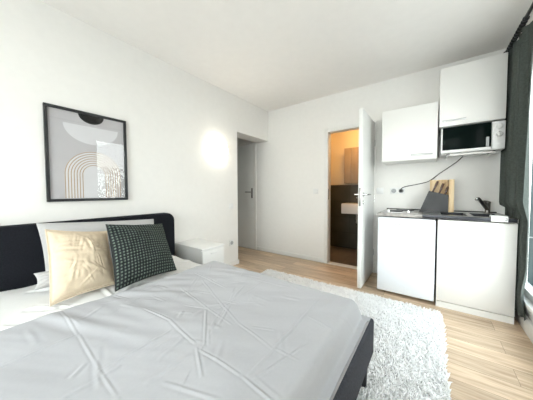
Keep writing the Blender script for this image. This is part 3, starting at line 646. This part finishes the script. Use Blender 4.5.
# ================================================================ RUG
t = thing('rug', (1.5, -1.7, 0), 'white shaggy rug reaching out from under the bed', 'rug')
rx0, rx1, ry0, ry1, rc = .57, 2.435, -3.05, -.775, .05
b = BM(); box(b, (rx0+.01, ry0, .001), (rx1-.01, ry1-.01, .014)); obj('backing', b, RUGM, t)
N = 46000
px = rng.uniform(rx0, rx1, N); py = rng.uniform(-2.75, ry1, N)
# rounded corners
def inside(px, py):
    dx = np.maximum(np.maximum(rx0+rc-px, px-(rx1-rc)), 0); dy = np.maximum(py-(ry1-rc), 0); return dx*dx+dy*dy < rc*rc
keep = inside(px, py) & ~((px < 2.0) & (py < -2.08)); px, py = px[keep], py[keep]; N = len(px)
hh = .026+.006*rng.random(N)+.006*nz(px, py, .05, .05, 71); an = rng.uniform(0, 2*math.pi, N)+1.5*nz(px, py, .12, .12, 72); le = rng.uniform(.25, 1.0, N)*.022; wd = rng.uniform(.003, .0055, N)
cx_, sy_ = np.cos(an), np.sin(an); V = np.zeros((N, 7, 3))
for k in range(3):
    a = 2*math.pi*k/3
    for lv, (f_, zf, ww) in enumerate(((0, 0, 1.0), (.45, .65, 1.15))):
        V[:, lv*3+k, 0] = px+cx_*le*f_+wd*ww*math.cos(a); V[:, lv*3+k, 1] = py+sy_*le*f_+wd*ww*math.sin(a); V[:, lv*3+k, 2] = .010+hh*zf
V[:, 6, 0] = px+cx_*le*1.1; V[:, 6, 1] = py+sy_*le*1.1; V[:, 6, 2] = .010+hh
base = np.array([[0, 1, 4, 3], [1, 2, 5, 4], [2, 0, 3, 5]]); tri = np.array([[3, 4, 6], [4, 5, 6], [5, 3, 6]])
off = (np.arange(N)*7)[:, None, None]; Fa = (off+base).reshape(-1, 4).tolist()+(off+tri).reshape(-1, 3).tolist()
o = rawmesh('pile', V.reshape(-1, 3), Fa, RUGM, t); o['kind'] = 'stuff'

# ================================================================ CURTAIN
t = thing('curtain', (2.92, -.4, .1), 'dark grey-green curtain drawn aside next to the kitchenette', 'curtain')
n1, m1 = 240, 90
s = np.linspace(0, 1, n1)[:, None]; zz = np.linspace(.10, 2.345, m1)[None]
yv = -.10-s*.62+0*zz; low = np.clip((1.0-zz)/.14, 0, 1)
fold = np.sin(s*2*math.pi*5.5+.5*np.sin(zz*1.7))+.30*np.sin(s*2*math.pi*13+zz)
amp = .026+.006*np.sin(zz*2.1)
xc = 2.900+.0*s+0*zz; xl = 2.928
xx = xc*(1-low)+xl*low+fold*amp*(1-low*.35)
xx = np.where((zz < .95) & (yv > -.64), np.maximum(xx, 2.909), xx)
bulge = np.exp(-((zz-.30)/.13)**2); xx = xx-bulge*.028*np.clip((-.63-yv)/.03, 0, 1)
yv = yv+(-.02)*bulge*s
xx = np.minimum(xx, RX-.022); xx = np.where((zz > .87) & (yv > -.36), np.maximum(xx, 2.8665), xx)
P = np.stack([xx, yv+.012*np.cos(s*2*math.pi*6.5)+0*zz, zz+0*s], 2)
o = grid('cloth', P, CURT, t); md = o.modifiers.new('thick', 'SOLIDIFY'); md.thickness = .002
t = thing('curtain_rail', (2.88, -1.5, 2.36), 'black curtain rail running along the window wall', 'curtain rail')
b = BM(); tube(b, [(2.875, -.215, 2.365), (2.875, -4.3, 2.365)], .011, 12); obj('rod', b, BLACKM, t)
b = BM(); lathe(b, [(0, .03), (.012, .03), (.022, .018), (.022, .004), (.014, 0)], (2.875, -.215, 2.365), 'y', 20); obj('finial', b, BLACKM, t)
for y in (-.28, -1.75, -4.1):
    b = BM(); box(b, (2.868, y-.008, 2.357), (RX, y+.008, 2.373), .001); obj('bracket', b, BLACKM, t)
for k in range(12):
    y = -.27-k*.042
    b = BM(); lathe(b, [(.0135, -.003), (.019, -.003), (.019, .003), (.0135, .003)], (2.875, y, 2.358), 'y', 16); obj('ring', b, BLACKM, t)

t = thing('privacy_screen', (3.9, .6, -1.0), 'dark teal privacy screen outside beyond the curtain', 'screen')
SCR = plain('dark teal screen panel', (.03, .055, .06), .35, 0, .5, 12, .05, .3)
b = BM(); box(b, (3.18, .60, -1.0), (4.9, .62, 2.7), .002); obj('panel', b, SCR, t)
b = BM(); box(b, (3.16, .575, .554), (4.92, .599, .564), .002); box(b, (3.16, .575, -.2), (4.92, .599, -.14), .002); obj('cross_rail', b, GREYP, t)
# ================================================================ TREES OUTSIDE (seen in the picture glass)
def tree(x, y, zb, h, cr_, label, seed):
    r = np.random.default_rng(seed); t = thing('tree', (x, y, zb), label, 'tree', 'trees outside the window')
    b = BM(); tube(b, [(x, y, zb), (x+.05, y+.1, zb+h*.4), (x, y-.05, zb+h*.75)], [.12, .09, .05], 10)
    for k in range(12):
        a = r.uniform(0, 6.28); z0 = zb+h*r.uniform(.3, .7); tube(b, [(x, y, z0), (x+math.cos(a)*cr_*.4, y+math.sin(a)*cr_*.4, z0+.35), (x+math.cos(a)*cr_*.8, y+math.sin(a)*cr_*.8, z0+.6)], [.04, .025, .01], 6)
    obj('trunk', b, BARK, t)
    n = 1300; d = r.normal(0, 1, (n, 3)); d /= np.linalg.norm(d, axis=1)[:, None]; c = np.array([x, y, zb+h*.68])+d*(r.random(n)**.45)[:, None]*np.array([cr_, cr_, h*.34])
    a = r.normal(0, 1, (n, 3)); a /= np.linalg.norm(a, axis=1)[:, None]; q = np.cross(a, r.normal(0, 1, (n, 3))); q /= np.linalg.norm(q, axis=1)[:, None]
    L_ = .055; V = np.stack([c-a*L_, c+q*L_*.6, c+a*L_, c-q*L_*.6], 1).reshape(-1, 3); Fa = np.arange(n*4).reshape(n, 4)
    obj_ = rawmesh('foliage', V, Fa, LEAF, t, None, False)
tree(8.5, .7, -1.0, 3.2, 1.4, 'leafy green tree outside, opposite the kitchenette end', 1)
tree(9.5, 3.6, -1.0, 3.2, 1.5, 'leafy green tree outside, farther along the garden', 2)
tree(9.0, -2.6, -1.0, 3.0, 1.3, 'leafy green tree outside, opposite the foot of the bed', 3)
